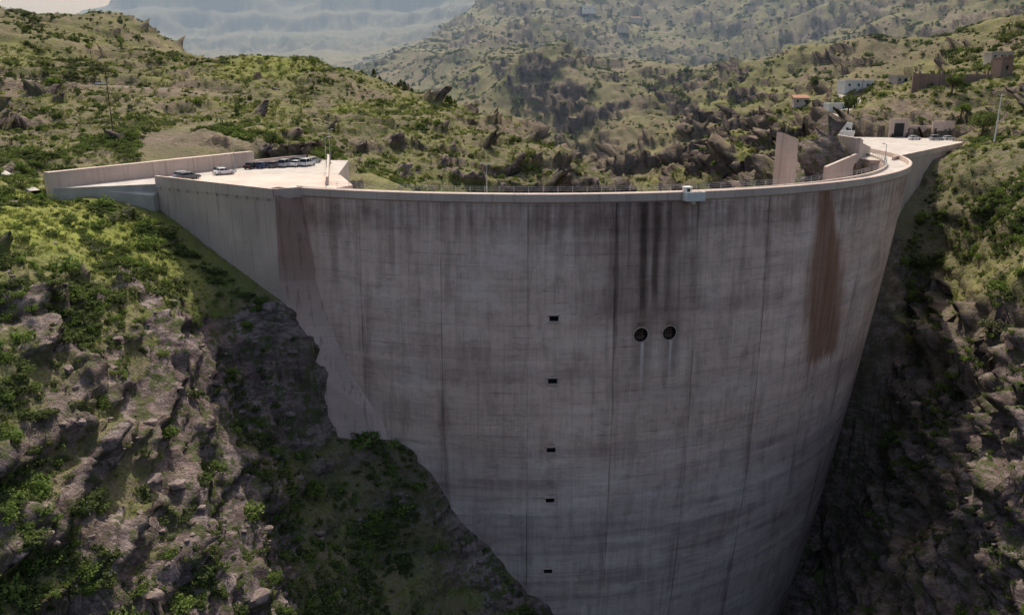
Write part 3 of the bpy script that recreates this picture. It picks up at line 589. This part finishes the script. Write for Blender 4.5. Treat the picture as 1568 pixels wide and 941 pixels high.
def tree(name,x,y,h,r,mat,seed):
    rr=np.random.default_rng(seed); b=MB(); z0=0
    b.cyl((0,0,-.5),(.15,.1,h*.5),.09*r+.06,.05*r+.03,0,8); L=[]
    for i in range(9):
        a=rr.uniform(0,6.28); rad=r*rr.uniform(.25,.75); e=(rad*math.cos(a),rad*math.sin(a),h*rr.uniform(.5,.92)); b.cyl((.1,.08,h*rr.uniform(.25,.5)),e,.05*r,.02*r,0,6); L.append((e,r*rr.uniform(.28,.46)))
    for i in range(1300):
        e,lr=L[rr.integers(9)]; d=rr.normal(size=3); d/=np.linalg.norm(d); c=np.array(e)+d*lr*rr.uniform(.5,1.1)*np.array([1,1,.8]); nn=d+rr.normal(size=3)*.6; nn/=np.linalg.norm(nn)
        u=np.cross(nn,rr.normal(size=3)); u/=np.linalg.norm(u); w=np.cross(nn,u); s=.16*rr.uniform(.7,1.4)*(r/2.2); k=len(b.v); b.v+=[tuple(c-u*s),tuple(c-w*s*.6),tuple(c+u*s),tuple(c+w*s*.6)]; b.f.append((k,k+1,k+2,k+3)); b.m.append(1)
    b.make(name,[M_bark,mat],(x,y,gz(x,y)))
for i,(x,y,h,r,m) in enumerate(((128,315,7,4.2,M_leafA),(168,318,6,4,M_leafA),(150,262,6.5,4.6,M_leafA),(156,272,5,3.6,M_leafA),(163,300,4,3.2,M_leafG),(176,330,5,3.4,M_leafG),(118,310,4,3,M_leafG),(-33,122,3.2,2.2,M_leafG),(-43,104,3.4,2.6,M_leafG),(-47,101,3,2.4,M_leafG),(-38,112,3.0,2.2,M_leafG),(-62,212,4,3.2,M_leafA),(99,158,3.5,3,M_leafB))):
    tree('broadleaf_tree',x,y,h,r,m,i+30)
def pine_mesh():
    r=np.random.default_rng(5); b=MB(); b.cyl((0,0,-.05),(0,0,.95),.03,.008,0,6)
    for i in range(420):
        t=r.uniform(.12,1); rad=math.sin(min(1,(1.05-t)*1.3)*1.57)*.3*r.uniform(.3,1.1)+.015; a=r.uniform(0,6.28); c=np.array([rad*math.cos(a),rad*math.sin(a),t]); u=r.normal(size=3)*.04; w=r.normal(size=3)*.035
        k=len(b.v); b.v+=[tuple(c-u),tuple(c-w),tuple(c+u),tuple(c+w)]; b.f.append((k,k+1,k+2,k+3)); b.m.append(1)
    me=bpy.data.meshes.new('pine'); me.from_pydata(b.v,[],b.f); me.materials.append(M_bark); me.materials.append(M_pine); me.polygons.foreach_set('material_index',b.m); return me
pp_=[]
for i in range(26):
    t=random.random(); x=-72+t*50+random.uniform(-5,5); y=388-t*40+random.uniform(-8,6); pp_.append((x,y,gz(x,y)-.2))
scatter('pine_trees',pine_mesh(),pp_,rng.uniform(2.6,4.8,len(pp_)))
# ------------------------------------------------------------ valley haze (homogeneous air over the far valley)
hz=MB(); hz.prism([(-3200,400),(3200,400),(3200,6500),(-3200,6500)],-150,520,0)
k=NT('valley_haze'); vs=k.n('ShaderNodeVolumeScatter'); vs.inputs['Color'].default_value=(.44,.62,.92,1); vs.inputs['Density'].default_value=.00048; vs.inputs['Anisotropy'].default_value=.0
k.t.links.new(vs.outputs[0],k.out.inputs['Volume']); hz.make('atmospheric_haze',[k.m])
# ------------------------------------------------------------ light, sky, camera
az=math.radians(-3); el=math.radians(53); sv_=Vector((math.sin(az)*math.cos(el),math.cos(az)*math.cos(el),math.sin(el)))
w=bpy.data.worlds.new('World'); scene.world=w; w.use_nodes=True; nt_=w.node_tree; bg=nt_.nodes['Background']
sky=nt_.nodes.new('ShaderNodeTexSky'); sky.sky_type='NISHITA'; sky.sun_disc=False; sky.sun_elevation=el; sky.sun_rotation=az; sky.air_density=1.0; sky.dust_density=5.0; sky.ozone_density=.6
nt_.links.new(sky.outputs[0],bg.inputs[0]); bg.inputs[1].default_value=.15
sl=bpy.data.lights.new('sun','SUN'); sl.energy=4.3; sl.angle=math.radians(.5); sl.color=(1,.94,.86); so=bpy.data.objects.new('sun',sl); scene.collection.objects.link(so)
so.rotation_euler=(-sv_).to_track_quat('-Z','Y').to_euler(); so.location=(0,200,300)
cam=bpy.data.cameras.new('camera'); cam.sensor_width=36; cam.lens=36*1231/1568; cam.clip_end=20000; cam.clip_start=.5
co=bpy.data.objects.new('camera',cam); scene.collection.objects.link(co); co.location=(0,0,17); co.rotation_euler=(math.radians(90-15.4),0,0); scene.camera=co
scene.view_settings.view_transform='Standard'; scene.view_settings.look='None'; scene.view_settings.exposure=0
